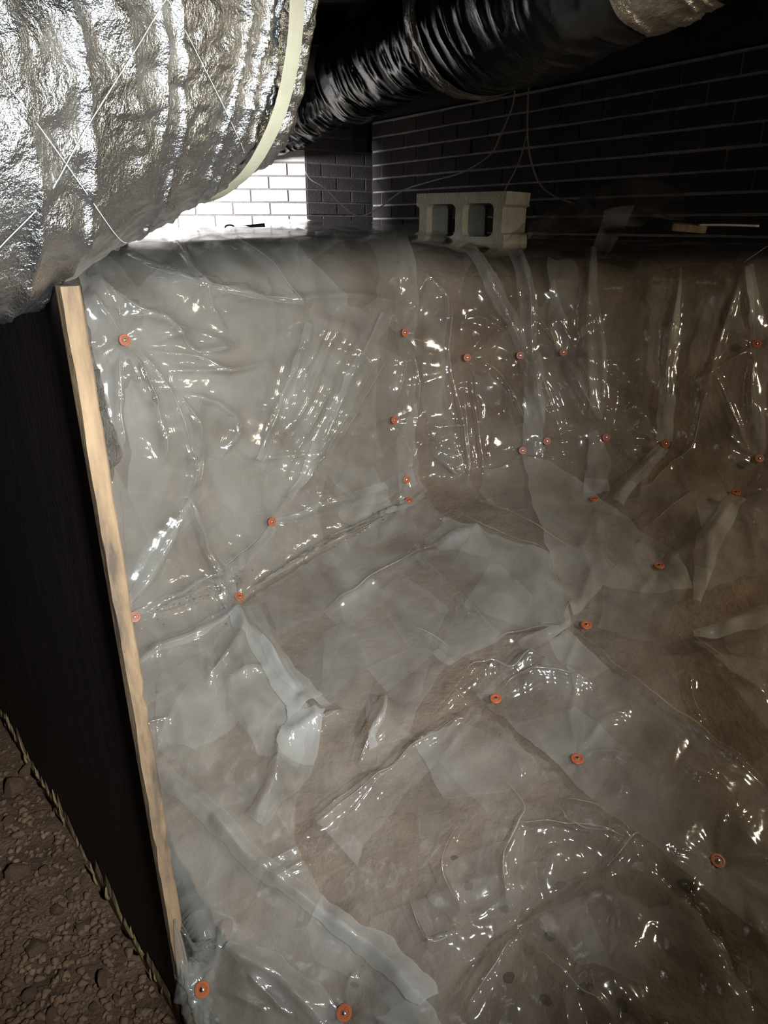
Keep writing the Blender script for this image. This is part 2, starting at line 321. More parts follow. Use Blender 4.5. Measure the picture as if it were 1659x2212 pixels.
# creases: polyline in the photo, half width (px), height (mm)
FOLDS = [
 ([(835, 690), (700, 930), (600, 1080)], 7, 9), ([(800, 660), (660, 960), (560, 1110)], 8, 11), ([(770, 670), (640, 920), (580, 1040)], 8, 9),
 ([(725, 665), (640, 850), (560, 980)], 9, 12), ([(690, 680), (600, 880)], 7, 9), ([(650, 690), (560, 900), (520, 990)], 9, 11),
 ([(860, 700), (760, 860), (690, 980)], 6, 7),
 ([(254, 740), (235, 800), (238, 900), (245, 960)], 7, 16), ([(262, 750), (300, 850), (322, 930), (332, 1000)], 7, 16),
 ([(270, 745), (340, 850), (375, 950), (388, 1020), (378, 1070)], 9, 15), ([(175, 660), (210, 690), (254, 736)], 8, 12),
 ([(180, 640), (340, 700), (470, 740)], 8, 9), ([(350, 840), (395, 920), (402, 990)], 7, 12),
 ([(360, 845), (440, 870), (480, 900), (482, 930), (450, 980)], 6, 12), ([(260, 600), (400, 635), (600, 650), (720, 640), (890, 660)], 8, 11),
 ([(300, 630), (480, 648), (650, 662)], 7, 9), ([(250, 690), (330, 690), (400, 760), (500, 742)], 7, 12),
 ([(375, 548), (420, 640), (470, 720)], 5, 8), ([(500, 545), (580, 600), (640, 690)], 6, 8), ([(300, 760), (400, 770), (460, 800), (560, 780)], 6, 10),
 ([(350, 800), (420, 800), (520, 795)], 5, 10), ([(370, 985), (410, 990), (395, 1050)], 5, 9), ([(540, 985), (600, 982), (680, 975)], 4, 8),
 ([(378, 1070), (410, 1170), (440, 1250), (480, 1330), (520, 1390), (580, 1440), (640, 1530)], 9, 22),
 ([(378, 1070), (330, 1180), (265, 1290), (250, 1330)], 12, 13), ([(870, 1040), (700, 1075), (570, 1123)], 9, 13),
 ([(570, 1123), (450, 1220), (300, 1320)], 12, 14), ([(880, 1096), (700, 1160), (600, 1240), (515, 1305)], 8, 9),
 ([(830, 1140), (720, 1180), (640, 1215)], 6, 9), ([(480, 1250), (495, 1290), (510, 1307)], 6, 9),
 ([(560, 1330), (430, 1395), (290, 1460)], 9, 13), ([(520, 1395), (490, 1440), (450, 1490), (440, 1450)], 7, 12),
 ([(1040, 1172), (900, 1235), (760, 1310), (690, 1360)], 7, 16), ([(850, 1170), (960, 1290), (1080, 1410)], 4, 7),
 ([(1080, 1415), (1150, 1400), (1230, 1375)], 8, 12), ([(890, 1390), (970, 1430)], 5, 7), ([(480, 1500), (540, 1475), (580, 1470)], 6, 9),
 ([(920, 1600), (985, 1530), (1025, 1480), (1070, 1470), (1110, 1480), (1150, 1455), (1180, 1470), (1270, 1490)], 8, 18),
 ([(1072, 1522), (1120, 1500), (1200, 1493), (1280, 1508)], 8, 18), ([(990, 1500), (985, 1530), (1010, 1545)], 6, 9),
 ([(840, 1545), (832, 1590), (800, 1640), (775, 1680)], 12, 22), ([(1050, 1540), (900, 1650), (820, 1720), (650, 1840)], 7, 14),
 ([(1000, 1560), (880, 1670), (760, 1790)], 6, 9), ([(830, 1690), (740, 1760), (680, 1800)], 5, 8), ([(640, 1530), (690, 1585), (740, 1560)], 8, 14),
 ([(560, 1900), (620, 1870), (660, 1850)], 5, 8), ([(600, 1925), (650, 1895), (680, 1880)], 5, 8),
 ([(330, 1660), (450, 1760), (540, 1860), (620, 1920), (720, 1990), (850, 2080), (945, 2190)], 24, 13),
 ([(500, 2050), (620, 2110), (700, 2190), (730, 2240)], 16, 18), ([(560, 2110), (650, 2200)], 6, 8),
 ([(950, 2190), (1010, 2090), (1110, 2000), (1200, 1950), (1360, 1860)], 22, -16), ([(1010, 2212), (1070, 2120), (1130, 2030)], 10, 14),
 ([(1120, 2040), (1180, 2110), (1260, 2180), (1330, 2230)], 9, 14), ([(1360, 1850), (1290, 1785), (1215, 1760)], 7, 12),
 ([(1200, 1770), (1240, 1830), (1330, 1850)], 6, 10), ([(1120, 1830), (1240, 1830), (1350, 1855)], 8, 11), ([(1300, 1920), (1350, 1870), (1380, 1850)], 9, 15),
 ([(1400, 1900), (1500, 1990), (1570, 2090), (1620, 2212)], 14, -14), ([(890, 1960), (935, 2050), (1000, 2030)], 6, 9),
 ([(1080, 1720), (1130, 1790), (1120, 1830), (1090, 1900), (1100, 2000)], 7, 11), ([(1000, 1800), (960, 1900), (1010, 2000)], 8, 10),
 ([(610, 1600), (600, 1700), (560, 1790)], 10, 13), ([(620, 1630), (680, 1590), (700, 1600)], 8, 12), ([(310, 1590), (370, 1575)], 4, 10),
 ([(1272, 560), (1266, 700), (1272, 820), (1284, 905)], 8, 14), ([(1288, 680), (1300, 780), (1302, 900)], 6, 11),
 ([(1470, 600), (1442, 760), (1430, 950)], 10, 15), ([(1436, 965), (1385, 1040), (1330, 1105)], 10, 13), ([(1365, 930), (1410, 945), (1432, 955)], 5, 10),
 ([(1600, 600), (1540, 780), (1510, 900), (1490, 970), (1420, 1060), (1380, 1085)], 6, 14), ([(1600, 590), (1628, 740), (1618, 850), (1632, 992)], 10, 13),
 ([(1600, 595), (1659, 565)], 6, 10), ([(1540, 800), (1570, 870), (1620, 990)], 7, 11), ([(1625, 750), (1560, 790), (1500, 830)], 9, 11),
 ([(1150, 690), (1215, 763)], 4, 8), ([(1215, 770), (1260, 850), (1300, 920)], 6, 11), ([(1150, 780), (1185, 860), (1215, 955)], 6, 11),
 ([(1130, 650), (1200, 740)], 5, 9), ([(1205, 690), (1235, 745)], 4, 8), ([(1160, 840), (1180, 950)], 5, 9), ([(1230, 800), (1310, 940)], 5, 8),
 ([(962, 600), (958, 780), (985, 900), (1012, 1070)], 6, 15), ([(1002, 774), (1012, 860), (1030, 960), (1042, 1040)], 6, 15), ([(985, 780), (1000, 960), (1010, 1050)], 4, 9),
 ([(1002, 774), (1060, 795), (1110, 860), (1142, 940)], 9, 13), ([(1000, 560), (1060, 640), (1110, 720), (1145, 810), (1158, 900)], 10, 18),
 ([(1110, 560), (1140, 640), (1146, 760), (1168, 905)], 10, 18), ([(860, 728), (850, 800), (838, 862)], 6, 13), ([(866, 730), (888, 820), (892, 900)], 6, 12),
 ([(838, 912), (870, 970), (882, 1010)], 5, 11), ([(890, 920), (960, 920), (1000, 915)], 6, 12), ([(935, 985), (970, 1030), (985, 1040)], 6, 14), ([(935, 960), (980, 975), (990, 1030)], 6, 12),
 ([(1040, 1030), (1080, 1020), (1100, 1000)], 5, 10), ([(1000, 690), (1040, 690), (1090, 720)], 5, 9), ([(900, 600), (950, 640), (945, 720)], 6, 10), ([(1050, 800), (1090, 840), (1110, 900)], 6, 11),
 ([(1240, 1385), (1330, 1470), (1480, 1600), (1640, 1720)], 8, 9), ([(1240, 1320), (1220, 1350), (1225, 1375)], 6, 12), ([(1280, 1250), (1250, 1330)], 6, 7),
 ([(1390, 1290), (1300, 1230), (1180, 1120)], 8, 8), ([(930, 1110), (1000, 1150), (1090, 1190), (1200, 1225)], 8, 9), ([(1010, 1090), (1120, 1150), (1230, 1210), (1340, 1270)], 6, 8),
 ([(1380, 1170), (1440, 1130), (1500, 1080)], 6, 8), ([(1520, 1300), (1530, 1180), (1590, 1090)], 8, 9), ([(1500, 1400), (1600, 1370), (1690, 1360)], 9, 10), ([(1480, 1400), (1560, 1480), (1659, 1540)], 10, 10),
 ([(1480, 1480), (1490, 1560), (1510, 1580)], 6, 9), ([(1460, 1680), (1500, 1715), (1530, 1705)], 8, 9), ([(1247, 1650), (1300, 1655), (1350, 1670)], 6, 8),
]
N_DRAWN = len(FOLDS)
_pr = np.random.default_rng(12)
for (pu, pv) in PINS:
    for k in range(5):
        an = _pr.uniform(0, 2*math.pi); l1 = _pr.uniform(60, 190); b_ = an+_pr.uniform(-.25, .25)
        FOLDS.append(([(pu+12*math.cos(an), pv+12*math.sin(an)), (pu+.5*l1*math.cos(an), pv+.5*l1*math.sin(an)), (pu+l1*math.cos(b_), pv+l1*math.sin(b_))], _pr.uniform(4, 9), _pr.uniform(4, 9)))
# crumpled regions: centre, radii, strength (mm), crease length (px)
CRUMPLE = [
 (1010, 880, 140, 220, 17, 60), (380, 660, 210, 80, 11, 70), (800, 1120, 170, 90, 11, 45), (640, 830, 220, 160, 6, 90), (1130, 1850, 260, 190, 14, 80),
 (1380, 2070, 260, 130, 14, 75), (640, 1720, 220, 170, 9, 110), (1500, 1620, 190, 160, 8, 70), (1200, 830, 90, 160, 5, 80), (1430, 760, 240, 260, 5, 150),
 (360, 880, 170, 160, 8, 80), (430, 2060, 160, 150, 9, 90), (330, 1220, 120, 150, 6, 90), (870, 620, 150, 70, 8, 60), (1080, 1480, 130, 60, 9, 60), (1580, 1000, 130, 110, 9, 60),
]
def height(u, v):
    """film height (m) above the smooth bank"""
    h = 0.016+0.022*fbm(u/210, v/210, 5, 2)+0.020*crumple(u, v, 170, 31)
    h = h+0.0045*crumple(u, v, 46, 57)*np.clip(noise(u/120, v/120, 23)*2.4-0.7, 0, 1)+0.0012*crumple(u, v, 17, 91)*np.clip(noise(u/80, v/80, 29)*2.4-0.9, 0, 1)
    for cx, cy, rx, ry, s, lam in CRUMPLE:
        w = np.exp(-(((u-cx)/rx)**2+((v-cy)/ry)**2)**1.5)
        m = w > 0.01
        if m.any():
            hh = np.zeros(np.shape(u)); hh[m] = (w[m]*s*0.001)*crumple(u[m], v[m], lam, int(cx+cy)); h = h+hh
    for poly, w, a in FOLDS:
        xs = [p[0] for p in poly]; ys = [p[1] for p in poly]; pad = w*5
        m = (u > min(xs)-pad) & (u < max(xs)+pad) & (v > min(ys)-pad) & (v < max(ys)+pad)
        if not m.any(): continue
        d, t = seg_dist(u[m], v[m], poly)
        d = np.sqrt((d+0.5*w*(noise(u[m]/50, v[m]/50, 77)-0.5))**2+9.0)-3.0
        env = np.clip(np.minimum(t, 1-t)*6, 0, 1)**0.6*(0.6+0.8*noise(u[m]/45, v[m]/45, 13))
        h[m] += a*0.00135*env*np.exp(-np.abs(d)/w*1.05)
    for (pu, pv) in PINS:
        r = 55.0; m = (np.abs(u-pu) < 3*r) & (np.abs(v-pv) < 3*r)
        if m.any():
            du = u[m]-pu; dv = v[m]-pv; d = np.hypot(du, dv); an = np.arctan2(dv, du)
            k = np.exp(-(d/r)**1.3)
            star = 0.005*tri(an*1.1+pu)*np.exp(-(d/60)**2)*np.clip(d/14, 0, 1)
            h[m] = h[m]*(1-0.8*k)+0.004*k+star
    return h

def film_points(S, Nn, lift=0.0, fade_rows=True):
    u, v = project(S)
    h = height(u.ravel(), v.ravel()).reshape(u.shape)
    # on the shelf top, behind the edge, the drawn folds do not apply: gentle swells in metres instead
    nb = S.shape[0]; k0 = int(nb*0.125)
    if fade_rows:
        w = np.clip((np.arange(nb)-k0*0.72)/(k0*0.5), 0, 1)[:, None]
        g = 0.012+0.022*fbm(S[..., 0]*3.1, S[..., 1]*2.2, 91, 3)
        h = h*w+g*(1-w)
    return S+Nn*(h+lift)[..., None], h

# --- dirt under the film
dS = base_surface(310, 330); dN = normals(dS)
dn = 0.030*(fbm(dS[..., 0]*5+dS[..., 2]*3, dS[..., 1]*5, 3, 5)-0.95)+0.006*(fbm(dS[..., 0]*40, dS[..., 1]*40+dS[..., 2]*40, 8, 3)-0.9)
dP = dS+dN*(dn)[..., None]
bank = mesh_obj('ground_bank', dP.reshape(-1, 3), grid_faces(*dS.shape[:2]), M['dirt'])
tag(bank, 'brown dug earth bank and floor under the clear plastic sheeting', None, None, 'structure')

bank_spots = [(1465, 2000, 9), (1210, 1900, 12), (1330, 1790, 8), (1270, 2120, 10), (1100, 2100, 8), (1350, 2160, 11), (1430, 2130, 7), (1560, 2090, 9), (1190, 2010, 7), (830, 2130, 9), (780, 2080, 6), (760, 2120, 7),
              (1180, 2150, 8), (1400, 2190, 10), (1520, 2150, 8), (1600, 1730, 7), (1560, 1640, 6), (1470, 1700, 10), (690, 2060, 6), (880, 2100, 6), (1010, 1900, 8), (1090, 1950, 7), (980, 1840, 6), (600, 2010, 6)]
# --- the large film over everything
fS = base_surface(640, 700); fN = normals(fS)
fP, fh = film_points(fS, fN)
film = mesh_obj('plastic_sheet', fP.reshape(-1, 3), grid_faces(*fS.shape[:2]), M['film'])
tag(film, 'large clear plastic sheet draped over the earth shelf, corner and floor', 'plastic sheet', 'plastic sheeting')

def lift_points(us, vs, lift, extra=None):
    h = height(us, vs)
    if extra is not None: h = h+extra
    out = np.empty((len(us), 3))
    for i in range(len(us)):
        p, n = drop(us[i], vs[i]); out[i] = p+n*(h[i]+lift)
    return out
def sheet_from_outline(name, outline, lift, mat, step=6.0, parent=None, ragged=3.0, seed=1):
    r = np.random.default_rng(seed)
    pts = []
    o = np.array(outline, float); n = len(o)
    for i in range(n):
        a, b = o[i], o[(i+1) % n]; k = max(1, int(np.hypot(*(b-a))/step))
        for t in np.arange(k)/k:
            q = a+(b-a)*t
            j = ragged*2*(noise(q[0]/25, q[1]/25, seed)-0.5); d = (b-a)/np.hypot(*(b-a))
            pts.append((q[0]-d[1]*j, q[1]+d[0]*j))
    nb = len(pts)
    us = np.arange(o[:, 0].min(), o[:, 0].max(), step); vs = np.arange(o[:, 1].min(), o[:, 1].max(), step)
    U, V = np.meshgrid(us, vs); U = U+r.uniform(-.3, .3, U.shape)*step; V = V+r.uniform(-.3, .3, V.shape)*step
    U = U.ravel(); V = V.ravel()
    pp = np.array(pts); inside = np.zeros(len(U), bool)
    for i in range(nb):
        x1, y1 = pp[i]; x2, y2 = pp[(i+1) % nb]
        c = ((y1 > V) != (y2 > V)) & (U < (x2-x1)*(V-y1)/(y2-y1+1e-12)+x1)
        inside ^= c
    U = U[inside]; V = V[inside]
    allp = [Vector(p) for p in pts]+[Vector((a, b)) for a, b in zip(U, V)]
    res = delaunay_2d_cdt(allp, [], [list(range(nb))], 1, 1e-4)
    vv = np.array([tuple(p) for p in res[0]]); F = np.array(res[2])
    W = lift_points(vv[:, 0], vv[:, 1], lift)
    return mesh_obj(name, W, F[:, ::-1].copy(), mat, parent)

wall_sheet = sheet_from_outline('plastic_sheet', [(165, 620), (215, 565), (330, 535), (480, 522), (700, 522), (870, 530), (885, 660), (884, 850), (890, 1000), (915, 1075),
    (880, 1105), (700, 1185), (600, 1250), (525, 1305), (560, 1395), (640, 1525), (680, 1580), (640, 1700), (650, 1840), (720, 1985), (850, 2075), (945, 2190), (980, 2260), (404, 2260),
    (374, 2080), (270, 1500), (205, 1150), (232, 1010), (244, 985), (222, 900), (190, 790)], 0.007, M['film_wall'], 4.2, ragged=5, seed=3)
tag(wall_sheet, 'clear creased plastic sheet hung on the bank beside the wooden partition', 'plastic sheet', 'plastic sheeting')
floor_sheet = sheet_from_outline('plastic_sheet', [(522, 1322), (690, 1222), (800, 1160), (880, 1108), (925, 1098), (960, 1145), (1000, 1168), (1035, 1168), (1060, 1190), (1190, 1226), (1214, 1300), (1236, 1372),
    (1080, 1420), (960, 1480), (905, 1560), (880, 1620), (800, 1660), (790, 1560), (740, 1562), (690, 1552), (640, 1520), (570, 1430)], 0.012, M['film_floor'], 4.5, ragged=3, seed=5)
tag(floor_sheet, 'taut milky plastic sheet across the floor below the bank corner', 'plastic sheet', 'plastic sheeting')
right_sheet = sheet_from_outline('plastic_sheet', [(1028, 1530), (1226, 1384), (1300, 1462), (1420, 1560), (1560, 1670), (1760, 1830), (1760, 2190), (1659, 2100), (1540, 1990), (1400, 1866), (1290, 1776), (1210, 1685), (1110, 1605)],
    0.014, M['film_floor'], 4.5, ragged=3, seed=6)
tag(right_sheet, 'milky plastic sheet with a long slanting free edge on the floor', 'plastic sheet', 'plastic sheeting')
olive_sheet = sheet_from_outline('plastic_sheet', [(1128, 985), (1180, 1000), (1290, 1085), (1380, 1170), (1430, 1195), (1480, 1250), (1490, 1300), (1400, 1310), (1300, 1290), (1240, 1350), (1216, 1300), (1185, 1220), (1150, 1110)],
    0.010, M['film_wall'], 6.0, ragged=3, seed=8)
tag(olive_sheet, 'dull olive plastic strip sloping from the bank corner onto the floor', 'plastic sheet', 'plastic sheeting')

def fold_strip(pts, lift, parent, bulge=0.003, mat='film_fold'):
    c = smooth_path([(p[0], p[1]) for p in pts], max(10, int(sum(math.hypot(pts[i+1][0]-pts[i][0], pts[i+1][1]-pts[i][1]) for i in range(len(pts)-1))/7)))
    w = np.interp(np.linspace(0, 1, len(c)), np.linspace(0, 1, len(pts)), [p[2] for p in pts])
    t = np.gradient(c, axis=0); t /= np.linalg.norm(t, axis=1)[:, None]; nrm = np.stack([-t[:, 1], t[:, 0]], 1)
    k = np.linspace(-1, 1, 9)
    wj = w[:, None]*(1+0.25*(noise(c[:, 0:1]/30+np.sign(k)[None, :]*7, c[:, 1:2]/30, 55)-0.5)*2)
    G = c[:, None, :]+nrm[:, None, :]*(k[None, :]*wj)[..., None]
    ex = bulge*(1-np.abs(k)**1.5)[None, :]*(0.5+noise(c[:, 0:1]/22, c[:, 1:2]/22, 8))
    W = lift_points(G[..., 0].ravel(), G[..., 1].ravel(), lift, ex.ravel())
    return mesh_obj('fold', W, grid_faces(len(c), 9)[:, ::-1].copy(), M[mat], parent)
for s in [
 [(1000, 562, 12), (1060, 640, 16), (1110, 720, 16), (1146, 820, 12)], ]:
    fold_strip(s, 0.016, film)
for s in [
 [(1100, 560, 12), (1132, 640, 22), (1140, 740, 20), (1150, 860, 22), (1148, 985, 26)],
 [(1272, 566, 12), (1276, 700, 20), (1286, 800, 22), (1285, 905, 16)], [(1280, 930, 10), (1290, 1010, 26), (1290, 1085, 30)],
 [(1466, 604, 5), (1446, 780, 18), (1434, 955, 18)], [(1432, 968, 14), (1385, 1045, 16), (1335, 1110, 15)],
 [(1612, 600, 8), (1640, 740, 22), (1630, 860, 16), (1634, 985, 14)], [(1500, 1330, 8), (1530, 1200, 30), (1590, 1090, 18)], [(1490, 1400, 8), (1580, 1385, 18), (1700, 1350, 26)],
 [(1230, 1372, 4), (1130, 1440, 18), (1030, 1530, 14)], [(1190, 620, 4), (1200, 700, 24), (1215, 760, 12)]]:
    fold_strip(s, 0.013, film)
for s in [
 [(565, 1126, 6), (700, 1084, 18), (800, 1058, 24), (884, 1030, 22)], [(280, 1330, 12), (430, 1250, 17), (500, 1200, 17), (570, 1132, 8)],
 [(290, 1456, 12), (420, 1392, 16), (560, 1318, 12)], [(254, 1312, 8), (310, 1200, 15), (378, 1076, 4)], [(540, 1290, 3), (700, 1180, 16), (800, 1135, 14), (912, 1088, 12)],
 [(380, 1070, 5), (440, 1220, 16), (500, 1345, 26), (570, 1440, 26), (660, 1560, 40)], [(330, 1672, 20), (450, 1768, 26), (560, 1880, 22), (720, 1990, 22), (860, 2090, 34), (945, 2180, 24)],
 [(510, 2050, 8), (600, 2100, 34), (700, 2180, 40), (740, 2250, 30)], [(660, 1570, 40), (640, 1680, 46), (560, 1800, 22)], [(640, 700, 8), (590, 850, 14), (530, 990, 10)], [(800, 680, 6), (700, 870, 14), (600, 1070, 8)]]:
    fold_strip(s, 0.016, wall_sheet)
for s in [[(800, 1640, 10), (815, 1600, 16), (840, 1540, 10)], [(560, 1420, 8), (600, 1470, 16), (650, 1530, 10)]]:
    fold_strip(s, 0.018, floor_sheet)

# milky facets where the film is doubled over
for par, polys, lift in (
  (wall_sheet, [[(205, 640), (250, 722), (238, 900), (245, 975), (222, 905), (195, 800), (170, 690)], [(330, 690), (420, 642), (482, 742), (400, 765)], [(520, 1000), (560, 880), (640, 700), (668, 705), (602, 880), (545, 1010)],
   [(640, 1000), (730, 830), (800, 680), (834, 690), (752, 850), (662, 1010)], [(452, 1400), (556, 1335), (622, 1450), (604, 1540), (540, 1640), (492, 1560)], [(600, 1600), (686, 1592), (680, 1700), (640, 1760), (604, 1680)],
   [(420, 2050), (500, 2060), (640, 2130), (715, 2215), (520, 2235), (432, 2150)], [(262, 760), (300, 850), (330, 990), (388, 1010), (340, 850), (275, 750)], [(360, 850), (440, 872), (482, 905), (450, 985), (400, 985), (380, 920)],
   [(690, 1060), (760, 920), (850, 920), (880, 1000), (870, 1030)], [(260, 590), (420, 560), (640, 560), (600, 640), (420, 630)], [(240, 1050), (370, 1075), (330, 1180), (262, 1290)], [(330, 1500), (440, 1440), (480, 1560), (420, 1700), (340, 1640)]], 0.011),
  (floor_sheet, [[(700, 1400), (762, 1360), (800, 1480), (760, 1540), (692, 1530)], [(880, 1440), (960, 1385), (905, 1540), (835, 1560)], [(1090, 1408), (962, 1290), (1030, 1180), (1190, 1235), (1225, 1368)], [(560, 1320), (700, 1235), (760, 1310), (690, 1360), (600, 1400)]], 0.016),
  (film, [[(1180, 580), (1240, 590), (1290, 700), (1265, 900), (1200, 760)], [(1500, 1100), (1590, 1100), (1690, 1060), (1690, 1250), (1520, 1300), (1512, 1180)], [(1390, 1180), (1480, 1290), (1420, 1420), (1292, 1370), (1300, 1275)],
   [(1540, 1352), (1690, 1340), (1690, 1490), (1570, 1440)], [(1000, 1880), (1130, 1840), (1120, 1990), (1000, 2030), (930, 1960)], [(1150, 2010), (1300, 1960), (1480, 2010), (1540, 2090), (1420, 2180), (1250, 2120)],
   [(900, 600), (950, 640), (945, 880), (1000, 1040), (930, 1000), (895, 860)], [(1010, 800), (1100, 850), (1120, 980), (1040, 1020), (1020, 900)], [(1400, 620), (1468, 600), (1440, 760), (1432, 900), (1400, 800)], [(1540, 620), (1600, 600), (1540, 800), (1500, 900), (1490, 760)],
   [(900, 1650), (1030, 1560), (1100, 1620), (1190, 1720), (1100, 1760), (960, 1760)]], 0.006)):
    for k, pg in enumerate(polys):
        sheet_from_outline('fold', pg, lift+0.0006*k, M['film_facet'], 7.0, par, 6.0, 20+k)
# sharp pinched creases: a thin ridge of gathered film along each main fold
def crease(poly, w, parent, lift):
    L_ = sum(math.hypot(poly[i+1][0]-poly[i][0], poly[i+1][1]-poly[i][1]) for i in range(len(poly)-1))
    c = smooth_path(poly, max(10, int(L_/6)))
    c = c+np.stack([3*(noise(c[:, 0]/35, c[:, 1]/35, 5)-.5), 3*(noise(c[:, 0]/35, c[:, 1]/35, 6)-.5)], 1)
    W = lift_points(c[:, 0], c[:, 1], lift)
    for _ in range(2): W[1:-1] = (W[:-2]+2*W[1:-1]+W[2:])/4
    t = np.linspace(0, 1, len(W)); r = 0.0018*w*np.clip(np.minimum(t, 1-t)*2.6, 0.05, 1)*np.clip(0.25+1.2*noise(c[:, 0]/40, c[:, 1]/40, 31)**1.4, 0.2, 1.2)
    vv, ff = tube(W, r, 7); mesh_obj('crease', vv, ff, M['film_crease'], parent)
def inside(poly, u, v):
    c = False
    for i in range(len(poly)):
        (x1, y1), (x2, y2) = poly[i], poly[(i+1) % len(poly)]
        if (y1 > v) != (y2 > v) and u < (x2-x1)*(v-y1)/(y2-y1)+x1: c = not c
    return c
for poly, w, a in FOLDS[:N_DRAWN]:
    if a < 7: continue
    mu, mv = poly[len(poly)//2]
    if mu < 880 and mv < 1310 or mu < 560: par, lf = wall_sheet, 0.0085
    elif 560 < mu < 1240 and 1130 < mv < 1540: par, lf = floor_sheet, 0.0135
    elif mu > 1030 and 1450 < mv < 1900: par, lf = right_sheet, 0.0155
    else: par, lf = film, 0.002
    crease(poly, (0.45+a/28)*(0.65 if par is film and mv > 1600 else 1.0), par, lf)

# ------------------------------------------------------------------ orange cap pins
PIN_LABELS = [
 'orange cap pin high on the bank nearest the wooden partition', 'orange cap pin highest of four beside the creased bank corner', 'orange cap pin at the head of the dark crease in the bank corner',
 'small orange cap pin on the milky fold edging the bank corner', 'small orange cap pin where creases gather right of the corner fold', 'dim orange cap pin high at the far right of the bank',
 'orange cap pin second down beside the creased bank corner', 'orange cap pin on the wide milky band beside the bank corner', 'orange cap pin at the foot of the creased bank corner',
 'orange cap pin at the tip of the long milky band', 'orange cap pin where the bank meets the taut floor sheet', 'orange cap pin against the pale partition edge halfway down',
 'bright headed orange cap pin on the milky fold below the corner', 'dim orange cap pin just right of the milky corner fold', 'dim orange cap pin behind the wide vertical fold of the bank',
 'orange cap pin under the tapering vertical fold of the bank', 'dim orange cap pin at the foot of the bank far right', 'flattened orange cap pin on top of the olive strip',
 'orange cap pin on the pale fold below the far right bank', 'orange cap pin at the lower end of the olive strip', 'orange cap pin at the upper corner of the slanting floor sheet',
 'orange cap pin at the pointed left tip of the slanting sheet', 'large bright headed orange cap pin midway along the slanting edge', 'large orange cap pin low on the slanting sheet, far right',
 'largest orange cap pin at the bottom centre of the floor', 'orange cap pin at the foot of the pale partition edge']
def lathe(profile, n=20):
    V = []; F = []
    for (r, z) in profile:
        for k in range(n):
            a = 2*math.pi*k/n; V.append((r*math.cos(a), r*math.sin(a), z))
    for i in range(len(profile)-1):
        for k in range(n):
            F.append((i*n+k, i*n+(k+1) % n, (i+1)*n+(k+1) % n, (i+1)*n+k))
    F.append(tuple(range(n))[::-1]); F.append(tuple(range((len(profile)-1)*n, len(profile)*n)))
    return V, F
cap_v, cap_f = lathe([(0.0118, -0.001), (0.0127, 0.0), (0.0127, 0.0022), (0.0118, 0.0031), (0.0082, 0.0033), (0.0074, 0.0024), (0.0056, 0.0024), (0.0050, 0.0034), (0.0036, 0.0034)])
nail_v, nail_f = lathe([(0.0014, -0.02), (0.0014, 0.0028), (0.0035, 0.0030), (0.0035, 0.0042), (0.0024, 0.0048), (0.0008, 0.0050)], 14)
first = None
for (pu, pv), lab in zip(PINS, PIN_LABELS):
    p, n = drop(pu, pv); h = float(height(np.array([float(pu)]), np.array([float(pv)]))[0])
    n2 = (n+Vector((random.uniform(-.12, .12), random.uniform(-.2, .05), random.uniform(-.1, .1)))).normalized()
    e = empty('cap_pin', p+n*(h+0.0205), n2.to_track_quat('Z', 'Y').to_euler())
    tag(e, lab, 'pin', 'orange cap pins holding the plastic')
    if first is None:
        a = mesh_obj('cap', cap_v, cap_f, M['orange'], e, True); b = mesh_obj('nail', nail_v, nail_f, M['steel'], e, True); first = (a, b)
        for q in (a, b):
            q.data.set_sharp_from_angle(angle=math.radians(40))
    else:
        for q in first:
            c = q.copy(); COL.objects.link(c); c.parent = e

# ------------------------------------------------------------------ gravelly ground on the near side of the partition
gx = np.linspace(-2.2, 1.4, 150); gy = np.linspace(-0.9, 2.6, 150)
GX, GY = np.meshgrid(gx, gy)
def ground_z(x, y):
    return 0.045+0.05*(fbm(x*2.2, y*2.2, 21, 4)-0.5)+0.022*(fbm(x*14, y*14, 4, 3)-0.5)
GZ = ground_z(GX, GY)
# keep below the film-covered bank
under = (GX > -0.33-(GY-0.78)*0.9+0.02) & (GY > 0.25)
GZ = np.where(under, GZ-0.20, GZ)
ground = mesh_obj('ground', np.stack([GX, GY, GZ], -1).reshape(-1, 3), grid_faces(150, 150), M['gravel_dirt'])
tag(ground, 'bare brown gravelly dirt floor left of the wooden partition', None, None, 'structure')
def stone_mesh(seed):
    r = np.random.default_rng(seed); bm = bmesh.new(); bmesh.ops.create_icosphere(bm, subdivisions=2, radius=1.0)
    dirs = [Vector(r.normal(size=3)).normalized() for _ in range(9)]; offs = r.uniform(0.55, 0.9, 9)
    for v in bm.verts:
        for d, o in zip(dirs, offs):
            k = v.co.dot(d)
            if k > o: v.co -= d*(k-o)
    me = bpy.data.meshes.new('stone'); bm.to_mesh(me); bm.free(); me.materials.append(M['stone']); return me
stones = [stone_mesh(100+i) for i in range(7)]
def stone(x, y, s, r):
    o = bpy.data.objects.new('stone', random.choice(stones)); link(o, ground)
    o.scale = (s*r.uniform(.8, 1.4), s*r.uniform(.8, 1.2), s*r.uniform(.5, .9)); o.rotation_euler = tuple(r.uniform(0, 6.28, 3)*np.array([.15, .15, 1]))
    o.location = (x, y, float(ground_z(np.array(x), np.array(y)))+s*0.3)
def ground_hit(u, v):
    d = ray(u, v); t = (EYE-0.045)/-d.z; q = EYEV+d*t; return q.x, q.y
sr = np.random.default_rng(5)
